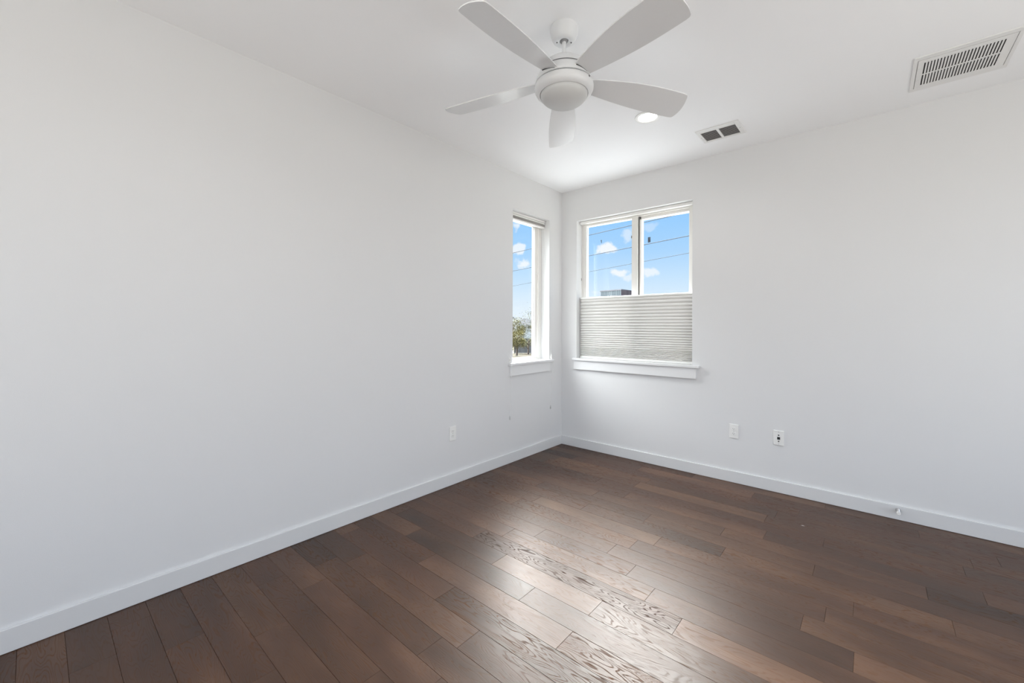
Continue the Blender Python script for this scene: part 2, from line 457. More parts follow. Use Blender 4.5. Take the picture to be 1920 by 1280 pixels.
# ------------------------------------------------------------------ windows
def window_left():
    # local frame: X along the wall (towards the corner = +y world), Y into the wall (outwards), Z up
    w = empty('window_1', (0, LW['y0'], 0), R(90))       # local x -> world +y, local y -> world -x
    struct(w, 'tall narrow window by the corner, its blind pulled right up', 'window')
    W = LW['y1'] - LW['y0']; z0, z1 = LW['z0'], LW['z1']
    b = bmesh.new(); frame_boxes(b, .001, W - .001, z0, z1 - .001, .105, .195, (.048, .050, .045, .012))
    link('window_frame', b, M['vinyl'], w)
    b = bmesh.new(); frame_boxes(b, .048, W - .050, z0 + .012, z1 - .046, .122, .16, (.045, .042, .018, .016))
    link('sash', b, M['vinyl'], w)
    b = bmesh.new(); box(b, .092, W - .091, .138, .144, z0 + .027, z1 - .063); link('glass_pane', b, M['glass'], w)
    b = bmesh.new(); frame_boxes(b, .0915, W - .0905, z0 + .0265, z1 - .0625, .134, .138, (.003, .003, .003, .003), 0)
    link('glazing_seal', b, M['gasket'], w)
    # stool and apron
    b = bmesh.new()
    box(b, -.066, W + .046, -.036, 0.0, .912, .935, .004); box(b, 0.001, W - .001, -.002, .105, .912, .9352)
    link('window_sill', b, M['trim'], w)
    b = bmesh.new(); box(b, -.05, W - .008, -.020, 0, .815, .912, .0015); link('apron', b, M['trim'], w)
    return w


def window_right():
    w = empty('window_2', (RW['x0'], 0, 0)); struct(w, 'wide sliding window with its lower half covered by a pleated shade', 'window')
    W = RW['x1'] - RW['x0']; z0, z1 = RW['z0'], RW['z1']
    X = lambda x: x - RW['x0']
    b = bmesh.new(); frame_boxes(b, .001, W - .001, z0, z1 - .001, .100, .195, (.030, .060, .038, .03))
    box(b, X(.835), X(1.316), .125, .19, z1 - .066, z1 - .038, .002); box(b, X(.835), X(.851), .125, .19, z0 + .03, z1 - .04, .001)
    link('window_frame', b, M['vinyl'], w)
    b = bmesh.new(); frame_boxes(b, .030, X(.822), z0 + .03, z1 - .038, .104, .136, (.023, .060, .010, .045))
    link('sliding_sash', b, M['vinyl'], w)
    b = bmesh.new(); box(b, X(.8215), X(.8345), .128, .138, z0 + .03, z1 - .036); link('shade_gap_strip', b, M['gasket'], w)  # dark strip standing in for the shadow gap beside the stile
    b = bmesh.new(); box(b, .052, X(.763), .132, .1345, z0 + .07, z1 - .047); link('glass_pane', b, M['glass'], w)
    b = bmesh.new(); box(b, X(.850), X(1.3155), .148, .152, z0 + .028, z1 - .064); link('glass_pane', b, M['glass'], w)
    # sash lock on the meeting stile: a half-round thumb lever
    b = bmesh.new(); lathe(b, [(0, -.006), (.012, -.006), (.013, .0), (.012, .006), (0, .006)], 20)
    bmesh.ops.scale(b, vec=(.75, 1.0, 2.2), verts=b.verts)
    l = link('sash_lock', b, M['gasket'], w, True, (X(.7615), .116, 2.172)); l['label'] = 'dark half-round lock lever'
    # dark bumper pads stuck on the panes
    b = bmesh.new(); box(b, X(.910), X(.936), .1475, .1482, 2.103, 2.155, 0)
    for k in range(3): box(b, X(.914), X(.932), .1465, .1478, 2.108 + k * .0165, 2.119 + k * .0165, .001)
    l = link('pane_sticker', b, mat('grey_sticker', (.10, .13, .18), .6), w); l['label'] = 'small dark grey ladder-like mark on the glass'
    b = bmesh.new(); box(b, X(.409), X(.4155), .1312, .1322, 2.160, 2.192, .001); box(b, X(.404), X(.409), .1312, .1322, 2.18, 2.192, 0)
    l = link('pane_sticker', b, mat('thin_grey_sticker', (.16, .19, .24), .6), w); l['label'] = 'tiny dark sliver mark on the glass'
    # jamb clip
    b = bmesh.new(); box(b, 0, .004, .088, .098, 1.775, 1.803, .001); link('jamb_clip', b, mat('clip_grey', (.35, .35, .36), .4), w)
    b = bmesh.new()
    box(b, -.037, X(1.440), -.036, 0.0, .922, .945, .004); box(b, .001, W - .001, -.002, .100, .922, .9452)
    link('window_sill', b, M['trim'], w)
    b = bmesh.new(); box(b, X(.170), X(1.413), -.022, 0, .828, .922, .0015); link('apron', b, M['trim'], w)
    return w


window_left(); window_right()


def pleats(bm, x0, x1, yf, yb, zs):
    """honeycomb cells: zs = list of cell boundaries from top to bottom; bulged front and back faces"""
    prof = []
    ny = 6
    for a, b in zip(zs, zs[1:]):
        for k in range(ny):
            t = k / ny
            prof.append((a + (b - a) * t, math.sin(PI * t) ** .8 if t > 0 else 0.0))
    prof.append((zs[-1], 0))
    dep = .012
    f = [[bm.verts.new((x, yf + dep - dep * c, z)) for x in (x0, x1)] for z, c in prof]
    g = [[bm.verts.new((x, yb - dep + dep * c, z)) for x in (x0, x1)] for z, c in prof]
    for a, b in zip(f, f[1:]): bm.faces.new((a[0], a[1], b[1], b[0]))
    for a, b in zip(g, g[1:]): bm.faces.new((a[0], b[0], b[1], a[1]))
    for i in range(len(f) - 1):
        bm.faces.new((f[i][0], f[i + 1][0], g[i + 1][0], g[i][0])); bm.faces.new((f[i][1], g[i][1], g[i + 1][1], f[i + 1][1]))
    return


def shade_right():
    s = empty('cellular_shade', (0, 0, RW['z1']))
    tag(s, 'white pleated shade lowered from the top over the lower half of the wide window', 'window shade', 'cellular window shades')
    Z = lambda z: z - RW['z1']
    x0, x1 = .200, 1.366
    b = bmesh.new(); box(b, x0, x1, .050, .092, Z(2.374), Z(2.400), .003); link('head_rail', b, M['plastic'], s)
    b = bmesh.new(); box(b, x0 + .003, x1 - .003, .052, .084, Z(1.570), Z(1.589), .003); link('middle_rail', b, M['plastic'], s)
    b = bmesh.new(); box(b, x0 + .003, x1 - .003, .050, .088, Z(.9465), Z(.967), .003); link('bottom_rail', b, M['plastic'], s)
    zs = [1.570]; n = 19; a, c = .0355, .0185
    for k in range(n): zs.append(zs[-1] - (a + (c - a) * k / (n - 1)))
    left = zs[-1] - .967
    m = 8
    for k in range(m): zs.append(zs[-1] - left / m)
    b = bmesh.new(); pleats(b, x0 + .006, x1 - .006, .052, .086, [Z(z) for z in zs]); link('pleated_fabric', b, M['shade'], s)
    return s


def shade_left():
    s = empty('cellular_shade', (0, LW['y0'], LW['z1']), R(90))
    tag(s, 'white pleated shade fully gathered at the top of the tall narrow window', 'window shade', 'cellular window shades')
    Z = lambda z: z - LW['z1']; W = LW['y1'] - LW['y0']
    x0, x1 = .006, W - .008
    b = bmesh.new(); box(b, x0, x1, .050, .092, Z(2.373), Z(2.393), .003); link('head_rail', b, M['plastic'], s)
    b = bmesh.new(); box(b, x0 + .002, x1 - .002, .052, .086, Z(2.3555), Z(2.370), .003); link('middle_rail', b, M['plastic'], s)
    b = bmesh.new(); pleats(b, x0 + .004, x1 - .004, .052, .084, [Z(2.3555 - .0032 * k) for k in range(9)]); link('pleated_fabric', b, M['shade'], s)
    b = bmesh.new(); box(b, x0 + .002, x1 - .002, .052, .086, Z(2.314), Z(2.3295), .003); link('bottom_rail', b, M['plastic'], s)
    return s


shade_right(); shade_left()


def blind_cord(y, zc, zt, label):
    s = empty('blind_cord', (0, y, zc)); tag(s, label, 'blind cord', 'blind cords by the tall window')
    side = 1 if y < -.5 else -1
    b = bmesh.new()
    box(b, 0, .004, -.008, .008, -.022, .022, .0015)
    tube(b, [(.003, 0, 0), (.016, 0, 0)], .006, 10)
    tube(b, [(.016, 0, -.036), (.019, 0, -.022), (.017, 0, 0), (.019, 0, .022), (.016, 0, .036)], [.003, .005, .006, .005, .003], 8)
    link('cleat', b, M['plastic'], s, True)
    b = bmesh.new()
    pts = []
    for k in range(40):       # figure-eight wraps
        t = k / 39 * 4 * PI
        pts.append((.012 + .004 * math.cos(t), .008 * math.sin(t), .020 * math.cos(t / 2)))
    tube(b, pts, .0012, 6)
    tube(b, [(.012, 0, -.018), (.036, .0, -.05), (.040, 0, -.08), (.026, -.001, -.20), (.010, -.001, zt - zc + .03)], .0011, 6)
    tube(b, [(.012, 0, .02), (.004, side * .012, .3), (-.02, side * .03, .9), (-.06, side * .035, 2.36 - zc)], .0009, 6)
    link('cord', b, M['cord'], s, True)
    b = bmesh.new()
    lathe(b, [(0, .034), (.0025, .034), (.004, .026), (.0065, .006), (.007, .0), (.005, -.002), (0, -.002)], 14)
    link('tassel', b, mat('tassel_plastic', (.55, .55, .55), .4), s, True, (.010, -.001, zt - zc))
    return s


blind_cord(-.866, .965, .408, 'longer white blind cord hanging below the window sill on the outlet side')
blind_cord(-.212, .955, .415, 'shorter white blind cord hanging close to the room corner')


# ------------------------------------------------------------------ wall plates
def outlet(name, loc, rz, label):
    s = empty(name, loc, rz); tag(s, label, 'power outlet', 'duplex wall outlets')
    b = bmesh.new(); box(b, -.0345, .0345, -.006, 0, -.0575, .0575, .0028, 3); link('cover_plate', b, M['plate'], s)
    for dz in (.0195, -.0195):
        b = bmesh.new(); lathe(b, [(0, -.0092), (.0155, -.0092), (.0168, -.008), (.0168, -.004), (0, -.004)], 28)
        bmesh.ops.rotate(b, cent=(0, 0, 0), matrix=Matrix.Rotation(R(-90), 3, 'X'), verts=b.verts)
        for v in b.verts:
            v.co.y = -abs(v.co.y); v.co.z = max(-.0135, min(.0135, v.co.z))
        r = link('receptacle', b, M['plastic'], s, False, (0, 0, dz))
        b = bmesh.new()
        box(b, -.0075, -.0053, -.0095, -.0088, -.001, .0075); box(b, .0053, .0072, -.0095, -.0088, 0, .0070)
        box(b, -.0022, .0022, -.0095, -.0088, -.0085, -.0045)
        link('slot', b, mat('slot_grey', (.12, .12, .12), .6), r)
    b = bmesh.new(); tube(b, [(0, -.005, 0), (0, -.0072, 0)], .003, 12); link('screw', b, M['steel'], s)
    return s


outlet('wall_outlet', (0, -1.5625, .4125), R(90), 'white duplex outlet on the long blank wall')
outlet('wall_outlet', (1.7095, 0, .4220), 0, 'white duplex outlet under the end of the wide window')


def data_plate():
    s = empty('media_plate', (2.0235, 0, .4230)); tag(s, 'white wall plate with three black cable sockets, beside the duplex outlet', 'wall plate')
    b = bmesh.new(); box(b, -.0355, .0355, -.0065, 0, -.0575, .0575, .003, 3); link('cover_plate', b, M['plate'], s)
    for dz in (.0215, -.0265):
        b = bmesh.new(); tube(b, [(0, -.005, 0), (0, -.0095, 0)], .0048, 14); j = link('coax_socket', b, M['dark'], s, False, (0, 0, dz))
        b = bmesh.new(); tube(b, [(0, -.009, 0), (0, -.0105, 0)], .0016, 8); link('pin_hole', b, M['steel'], j)
    b = bmesh.new(); frame_boxes(b, -.0095, .0095, -.010, .0095, -.0085, -.005, (.0015, .0015, .0015, .0015), 0)
    box(b, -.008, .008, -.0072, -.005, -.0085, .008); link('network_socket', b, M['dark'], s, False, (0, 0, -.002))
    for dz in (.046, -.046):
        b = bmesh.new(); tube(b, [(0, -.005, 0), (0, -.0076, 0)], .003, 12); link('screw', b, M['steel'], s, False, (0, 0, dz))
    return s


data_plate()


def door_stop():
    s = empty('door_stop', (2.702, -BT, .068)); tag(s, 'small metal spring door stop screwed to the baseboard', 'door stop')
    b = bmesh.new(); lathe(b, [(0, 0), (.013, 0), (.013, .004), (.009, .009), (0, .009)], 24)
    bmesh.ops.rotate(b, cent=(0, 0, 0), matrix=Matrix.Rotation(R(90), 3, 'X'), verts=b.verts); link('base', b, M['steel'], s, True)
    b = bmesh.new(); n = 14 * 10
    tube(b, [(.0085 * math.cos(2 * PI * k / 14), -.008 - .055 * k / n, .0085 * math.sin(2 * PI * k / 14)) for k in range(n + 1)], .0018, 6)
    link('spring', b, M['steel'], s, True)
    b = bmesh.new(); lathe(b, [(0, 0), (.0105, 0), (.0115, .004), (.0115, .012), (.009, .016), (0, .016)], 24)
    bmesh.ops.rotate(b, cent=(0, 0, 0), matrix=Matrix.Rotation(R(90), 3, 'X'), verts=b.verts)
    link('tip', b, M['plastic'], s, True, (0, -.060, 0)); return s


door_stop()

b = bmesh.new()
vs_ = [b.verts.new(p) for p in ((-.011, -.002, 0), (-.003, .003, .0), (.006, .002, 0), (.012, -.002, 0), (.002, -.004, 0), (0, 0, .0014))]
for i in range(5): b.faces.new((vs_[i], vs_[(i + 1) % 5], vs_[5]))
b.faces.new(vs_[:5][::-1])
tag(link('paint_chip', b, M['trim'], None, False, (2.231, -.528, 0.0002)), 'tiny white paint chip lying on the floor planks', 'debris')


# ------------------------------------------------------------------ ceiling fixtures
def return_grille():
    s = empty('return_air_grille', (2.933, -.452, H)); tag(s, 'large white ceiling return grille with two rows of slots', 'air vent')
    b = bmesh.new()      # outer flange ring
    X0, X1, Y0, Y1 = -.197, .197, -.213, .213
    for a in ((X0, X1, Y0, Y0 + .038), (X0, X1, Y1 - .038, Y1), (X0, X0 + .018, Y0 + .038, Y1 - .038), (X1 - .018, X1, Y0 + .038, Y1 - .038)):
        box(b, a[0], a[1], a[2], a[3], -.006, 0, .002)
    link('flange', b, M['vent_white'], s)
    px0, px1, py0, py1 = -.177, .177, -.174, .174
    sx0, sx1 = -.152, .149
    b = bmesh.new()
    rows = ((-.139, -.004), (.008, .141))
    box(b, px0, sx0, py0, py1, -.0068, -.0052); box(b, sx1, px1, py0, py1, -.0068, -.0052)
    box(b, sx0, sx1, py0, rows[0][0], -.0068, -.0052); box(b, sx0, sx1, rows[0][1], rows[1][0], -.0068, -.0052); box(b, sx0, sx1, rows[1][1], py1, -.0068, -.0052)
    n = 24; pitch = (sx1 - sx0) / n
    for y0, y1 in rows:
        for k in range(n):
            a = sx0 + pitch * (k + .50)
            box(b, a, a + pitch * .50, y0, y1, -.0068, -.0053)
            q = [b.verts.new(p) for p in ((a + pitch * .5, y0, -.0060), (a + pitch * .5, y1, -.0060), (a + pitch * .72, y1, -.0018), (a + pitch * .72, y0, -.0018))]
            b.faces.new(q)
    link('slotted_panel', b, M['vent_white'], s)
    b = bmesh.new(); box(b, px0, px1, py0, py1, -.0016, -.0004); link('filter', b, M['duct'], s)
    for dy in (-.09, .06):
        b = bmesh.new(); box(b, px0 + .002, px0 + .014, dy, dy + .004, -.0085, -.0066, .0005); link('latch', b, M['vent_white'], s)
    return s


def register():
    s = empty('ceiling_register', (1.709, -.4265, H)); tag(s, 'small white ceiling register with two dark louvered banks, near the recessed light', 'air vent')
    b = bmesh.new()
    X0, X1, Y0, Y1 = -.147, .147, -.124, .122
    x = (-.122, -.0135, .0035, .113); y0, y1 = -.075, .098
    box(b, X0, x[0], Y0, Y1, -.007, 0, .002); box(b, x[3], X1, Y0, Y1, -.007, 0, .002); box(b, x[1], x[2], y0, y1, -.007, -.001)
    box(b, x[0], x[3], Y0, y0, -.007, 0, .002); box(b, x[0], x[3], y1, Y1, -.007, 0, .002)
    link('face_frame', b, M['vent_white'], s)
    for a, c in ((x[0], x[1]), (x[2], x[3])):
        b = bmesh.new(); n = 9
        for k in range(n):
            yy = y0 + (y1 - y0) * (k + .12) / n
            q = [(a, yy, -.0068), (c, yy, -.0068), (c, yy + .0140, -.0030), (a, yy + .0140, -.0030)]
            lo = [b.verts.new(p) for p in q]; hi = [b.verts.new((p[0], p[1] - .0006, p[2] + .0008)) for p in q]
            b.faces.new(lo); b.faces.new(hi[::-1])
            for i in range(4): b.faces.new((lo[i], lo[(i + 1) % 4], hi[(i + 1) % 4], hi[i]))
        link('louver_bank', b, M['louver'], s)
    b = bmesh.new(); box(b, x[0], x[3], y0, y1, -.0009, -.0004); link('duct_opening', b, M['dark'], s)
    for sx in (X0 + .012, X1 - .017):
        b = bmesh.new(); tube(b, [(sx, .0, -.006), (sx, .0, -.0085)], .0035, 12); link('screw', b, M['steel'], s)
    b = bmesh.new(); box(b, X0 + .010, X0 + .017, .03, .05, -.011, -.006, .001); link('damper_lever', b, M['vent_white'], s)
    return s


return_grille(); register()


def recessed_light(x, y, label, power):
    s = empty('recessed_light', (x, y, H)); tag(s, label, 'ceiling light', 'recessed ceiling lights')
    b = bmesh.new()
    lathe(b, [(.062, -.001), (.085, 0), (.0865, -.003), (.084, -.006), (.066, -.0075), (.062, -.005), (.060, -.001)], 56, cap=False)
    link('trim_ring', b, M['plastic'], s, True)
    b = bmesh.new(); lathe(b, [(0, -.0045), (.040, -.004), (.0625, -.002)], 48, cap=False); link('lens', b, M['lamp'], s, True)
    d = bpy.data.lights.new('downlight', 'AREA'); d.shape = 'DISK'; d.size = .115; d.energy = power; d.color = (1, .985, .96); d.spread = R(150)
    l = bpy.data.objects.new('downlight', d); col.objects.link(l); l.parent = s; l.location = (0, 0, -.0085)
    return s


LAMP_W = 2.6
recessed_light(1.385, -.995, 'lit recessed ceiling light partly hidden behind a fan blade', LAMP_W)
for k, (x, y) in enumerate(((1.385, -3.30), (3.35, -2.15), (3.35, -4.0))):  # three more lights out of view, added to brighten the room
    recessed_light(x, y, ('added unseen recessed light on the viewer side of the ceiling fan', 'added unseen recessed light midway along the side wall',
                          'added unseen recessed light behind the viewpoint')[k], LAMP_W)


def ceiling_fan():
    FX, FY = 1.4260, -2.0925
    s = empty('ceiling_fan', (FX, FY, H)); tag(s, 'white five-blade ceiling fan with a frosted bowl light', 'ceiling fan')
    Z = lambda z: z - H
    P = lambda prof: [(r, Z(z)) for r, z in prof]
    b = bmesh.new()
    lathe(b, P([(.0, 2.74), (.0665, 2.74), (.0675, 2.736), (.0675, 2.722), (.066, 2.708), (.061, 2.692), (.053, 2.678), (.046, 2.672), (.040, 2.670), (.030, 2.671), (.021, 2.676), (.021, 2.69)]), 64, cap=False)
    link('canopy', b, M['fan_white'], s, True)
    b = bmesh.new(); lathe(b, P([(0, 2.695), (.0195, 2.69), (.0185, 2.680), (.0155, 2.674), (.011, 2.671), (0, 2.670)]), 32)
    link('hanger_ball', b, mat('hanger_rubber', (.30, .30, .30), .5), s, True)
    rt = Vector((math.cos(.714), math.sin(.714), 0))
    for sg in (-1, 1):
        b = bmesh.new(); c = rt * (.0345 * sg)
        tube(b, [(c.x, c.y, Z(2.674)), (c.x, c.y, Z(2.668))], .0032, 10); link('canopy_screw', b, M['gasket'], s)
    b = bmesh.new(); lathe(b, P([(0, 2.69), (.0095, 2.69), (.0095, 2.58), (0, 2.58)]), 24); link('downrod', b, M['fan_white'], s, True)
    b = bmesh.new()
    lathe(b, P([(0, 2.592), (.013, 2.592), (.016, 2.588), (.022, 2.584), (.06, 2.577), (.088, 2.566), (.106, 2.551), (.115, 2.532), (.1165, 2.522), (.1145, 2.5205),
                (.1145, 2.518), (.1185, 2.5165), (.126, 2.506), (.134, 2.490), (.1395, 2.472), (.1405, 2.4645), (.138, 2.4630), (.134, 2.4630), (0, 2.4630)]), 72, cap=False)
    link('motor_housing', b, M['fan_white'], s, True)
    b = bmesh.new(); lathe(b, P([(.1140, 2.5225), (.1170, 2.5212), (.1175, 2.5190), (.1140, 2.5178)]), 72, cap=False); link('seam', b, mat('seam_grey', (.16, .16, .16), .7), s)
    b = bmesh.new(); lathe(b, P([(.1335, 2.465), (.1345, 2.463), (.1345, 2.4585), (.1335, 2.457)]), 72, cap=False); link('seam', b, M['dark'], s)
    b = bmesh.new()
    lathe(b, P([(0, 2.4588), (.1385, 2.4588), (.1412, 2.4565), (.1432, 2.447), (.1415, 2.435), (.136, 2.424), (.127, 2.4155), (.1185, 2.4120), (.1155, 2.4130), (.1150, 2.4170), (0, 2.4170)]), 72, cap=False)
    link('light_ring', b, M['fan_white'], s, True)
    b = bmesh.new()
    pr = [(.1142, 2.4180)] + [(.1142 * math.cos(t), 2.4145 - .0555 * math.sin(t)) for t in [k * PI / 2 / 12 for k in range(13)]]
    pr[-1] = (0, pr[-1][1]); lathe(b, P(pr), 72, cap=False); link('bowl_shade', b, M['frost'], s, True)
    # small set screw and slot on the ring's shoulder
    a = -0.02
    c = Vector((math.cos(a), math.sin(a), 0)) * .1395
    b = bmesh.new(); tube(b, [(c.x * .97, c.y * .97, Z(2.450)), (c.x * 1.03, c.y * 1.03, Z(2.450))], .0048, 12); link('set_screw', b, M['gasket'], s)
    # blades
    z0 = 2.4852; phi = 5.8229; tx, ty = -.0203, -.0178
    dphi = (.0144, .005, -.0107, -.038, .0293)
    LR, TR, LT, TT = (.1345, .0686, -.0154), (.1603, -.0224, .004), (.6242, .1686, -.0505), (.6410, .0173, -.0091)

    def corner(a, b_, t): return [a[i] + (b_[i] - a[i]) * t for i in range(3)]

    def bez(p0, p1, p2, n): return [tuple((1 - t) ** 2 * p0[i] + 2 * t * (1 - t) * p1[i] + t * t * p2[i] for i in (0, 1)) for t in [k / n for k in range(n + 1)]]
    # outline in the (r, s) plane
    e1 = []      # L edge from root to tip, bowed outwards
    for k in range(25):
        t = k / 24; r = LR[0] + (LT[0] - LR[0]) * t; s_ = LR[1] + (LT[1] - LR[1]) * t + .012 * math.sin(PI * t); e1.append((r, s_))
    e2 = []
    for k in range(25):
        t = k / 24; r = TR[0] + (TT[0] - TR[0]) * t; s_ = TR[1] + (TT[1] - TR[1]) * t - .017 * math.sin(PI * t); e2.append((r, s_))
    tip = bez(e1[-1], (.668, .112), e2[-1], 18)
    tip = tip[1:-1]
    # soften the two tip corners
    out = [(LR[0] - .03, LR[1] - .008)] + e1[:-1] + [(e1[-1][0] * .5 + tip[0][0] * .25 + e1[-2][0] * .25, e1[-1][1] * .5 + tip[0][1] * .25 + e1[-2][1] * .25)] \
        + tip + [(e2[-1][0] * .5 + tip[-1][0] * .25 + e2[-2][0] * .25, e2[-1][1] * .5 + tip[-1][1] * .25 + e2[-2][1] * .25)] + e2[:-1][::-1] + [(TR[0] - .05, TR[1] + .004)]

    def zof(r, s_):      # plane through the corners, bilinear
        t = (r - .147) / (.632 - .147); t = max(-.1, min(1.1, t))
        sl = LR[1] + (LT[1] - LR[1]) * t; st = TR[1] + (TT[1] - TR[1]) * t
        u = (s_ - st) / (sl - st)
        zl = LR[2] + (LT[2] - LR[2]) * t; zt = TR[2] + (TT[2] - TR[2]) * t
        return zt + (zl - zt) * u
    for i in range(5):
        a = phi + i * 2 * PI / 5 + dphi[i]
        u = Vector((math.cos(a), math.sin(a), 0)); t = Vector((-math.sin(a), math.cos(a), 0))
        b = bmesh.new(); lo, hi = [], []
        th = .005
        for (r, s_) in out:
            p = u * r + t * s_; z = Z(z0) + zof(r, s_) + tx * p.x + ty * p.y
            lo.append(b.verts.new((p.x, p.y, z - th / 2))); hi.append(b.verts.new((p.x, p.y, z + th / 2)))
        fl = b.faces.new(lo); b.faces.new(hi[::-1])
        for k in range(len(lo)): b.faces.new((lo[k], hi[k], hi[(k + 1) % len(lo)], lo[(k + 1) % len(lo)]))
        bmesh.ops.triangulate(b, faces=[f for f in b.faces if len(f.verts) > 4])
        o = link('blade', b, M['blade'], s)
        b = bmesh.new(); inner, outer = [], []
        for k in range(13):
            s_ = -.016 + .070 * k / 12; rr = .1372 + .0030 * (1 - k / 12) * 0; r = math.sqrt(max(rr * rr - s_ * s_, 1e-6))
            p = u * r + t * s_; z = Z(z0) + zof(r, s_) + tx * p.x + ty * p.y - .0060
            q = p.normalized()
            inner.append((p - q * .012, z)); outer.append((p + q * .0030, z))
        for (p0, za), (p1, _), (p2, zb), (p3, _) in zip(inner[:-1], outer[:-1], inner[1:], outer[1:]):
            lo4 = [b.verts.new((v.x, v.y, zz - .0010)) for v, zz in ((p0, za), (p1, za), (p3, zb), (p2, zb))]
            hi4 = [b.verts.new((v.x, v.y, zz + .0010)) for v, zz in ((p0, za), (p1, za), (p3, zb), (p2, zb))]
            b.faces.new(lo4); b.faces.new(hi4[::-1])
            for k in range(4): b.faces.new((lo4[k], hi4[k], hi4[(k + 1) % 4], lo4[(k + 1) % 4]))
        link('blade_slot', b, M['dark'], s)
    return s


ceiling_fan()

# ------------------------------------------------------------------ outdoors
M['lawn'] = noise_mat('dry_lawn', lin(64, 54, 40), lin(52, 52, 38), 1.2, .95)
M['bounce_grey'] = noise_mat('bounce_slab_grey', (.24, .24, .24, 1), (.29, .29, .29, 1), .8, .9)
M['siding'] = mat('white_siding', (.72, .73, .74), .7)
M['roof'] = mat('pale_roof', (.062, .064, .07), .9, spec=0.02)
M['win_dark'] = mat('dark_pane', (.05, .06, .07), .2)
M['fence_grey'] = noise_mat('weathered_boards', lin(104, 106, 110), lin(140, 140, 142), 3.0, .9, (1, 1, .1))
M['fence_brown'] = noise_mat('brown_boards', lin(92, 72, 62), lin(122, 98, 86), 3.0, .9, (1, 1, .1))
M['leaf'] = noise_mat('pale_leaves', lin(74, 72, 36), lin(122, 114, 66), 3.0, .8)
M['leaf_grey'] = noise_mat('sparse_leaves', lin(84, 88, 62), lin(124, 124, 92), 3.0, .8)
M['bark'] = mat('bark', (.13, .10, .08), .9)
M['panel_grey'] = noise_mat('grey_panels', lin(92, 102, 108), lin(120, 128, 132), .6, .6, (3, 3, .02))
M['panel_brown'] = noise_mat('brown_panels', lin(104, 92, 98), lin(132, 120, 124), .6, .6, (3, 3, .02))
M['wire'] = mat('cable', (.05, .06, .075), .8, spec=.1)

b = bmesh.new()
box(b, -160, 120, -120, 200, GROUND - .5, GROUND)
o = link('ground', b, M['lawn'])
bm = bmesh.new(); box(bm, -22, 4, -3, 24, GROUND, GROUND + .03)  # unseen pale slab, added to bounce light through the windows onto the ceiling
struct(link('bounce_slab', bm, M['bounce_grey']), 'unseen pale ground slab added to bounce light up to the ceiling', 'bounce_slab')
o['kind'] = 'structure'; o['label'] = 'dry lawn outside the windows'; o['category'] = 'ground'


def wire(p, q, r, label):
    p, q = Vector(p), Vector(q); d = q - p
    b = bmesh.new()
    tube(b, [p + d * t + Vector((0, 0, .10 * ((t - .5) ** 2 - .25) * 0)) for t in [-1.6 + 4.6 * k / 24 for k in range(25)]], r, 8)
    tag(link('street_wire', b, M['wire'], None, True), label, 'power line', 'overhead wires outside')


wire((-14.42, 15.9, 5.85), (-2.64, 12.4, 5.60), .016, 'topmost of the three dark wires crossing the sky')
wire((-14.42, 15.9, 4.72), (-2.64, 12.4, 4.70), .016, 'middle one of the three dark wires crossing the sky')
wire((-14.42, 15.9, 3.78), (-2.64, 12.4, 4.05), .010, 'lowest and thinnest of the three wires crossing the sky')


def flat_roof_building():
    P0 = Vector((-17.71, 37.5, 0)); e1 = Vector((-2.66, .30, 0)); e2 = Vector((.10, 1.25, 0))
    top = 5.18
    s = empty('flat_roof_building', (P0.x, P0.y, GROUND)); tag(s, 'dark flat-roofed building rising above the pleated shade', 'building')
    n1, n2 = e1.normalized(), e2.normalized()

    def slab(a, c, z0, z1, off, th, m, name, ribs=0):
        b = bmesh.new(); d = (c - a); ln = d.length; d.normalize(); nn = Vector((-d.y, d.x, 0))
        if nn.dot(Vector((.5, -.86, 0))) < 0: nn = -nn
        k = max(1, ribs)
        for i in range(k):
            p = a + d * ln * i / k; q = a + d * ln * (i + (.86 if ribs else 1)) / k
            vs2 = [b.verts.new(v) for z in (z0, z1) for v in ((p.x, p.y, z), (q.x, q.y, z), (q.x + nn.x * th, q.y + nn.y * th, z), (p.x + nn.x * th, p.y + nn.y * th, z))]
            for f in ((0, 1, 2, 3), (7, 6, 5, 4), (0, 4, 5, 1), (1, 5, 6, 2), (2, 6, 7, 3), (3, 7, 4, 0)): b.faces.new([vs2[j] for j in f])
        return link(name, b, m, s)
    O = Vector((0, 0, 0)); A = e1; B = e2 * 3; C = e1 + e2 * 3
    hh = top - GROUND
    b = bmesh.new()
    vv = [b.verts.new((v.x, v.y, z)) for z in (0, hh - .05) for v in (O, A, C, B)]
    for f in ((0, 1, 2, 3), (7, 6, 5, 4), (0, 4, 5, 1), (1, 5, 6, 2), (2, 6, 7, 3), (3, 7, 4, 0)): b.faces.new([vv[j] for j in f])
    link('body', b, mat('building_core', (.12, .12, .14), .8), s)
    slab(O, A, 0, hh, 0, .05, M['panel_grey'], 'grey_cladding', 12)
    slab(O, B, 0, hh, 0, .05, M['panel_brown'], 'brown_cladding', 24)
    b = bmesh.new()
    vv = [b.verts.new((v.x * 1.01 + (.05 if v is O else 0), v.y * 1.005 - (.08 if v in (O, A) else 0), z)) for z in (hh - .06, hh + .06) for v in (O, A, C, B)]
    for f in ((0, 1, 2, 3), (7, 6, 5, 4), (0, 4, 5, 1), (1, 5, 6, 2), (2, 6, 7, 3), (3, 7, 4, 0)): b.faces.new([vv[j] for j in f])
    link('roof_edge', b, mat('roof_flashing', (.16, .16, .18), .6), s)
    return s


flat_roof_building()


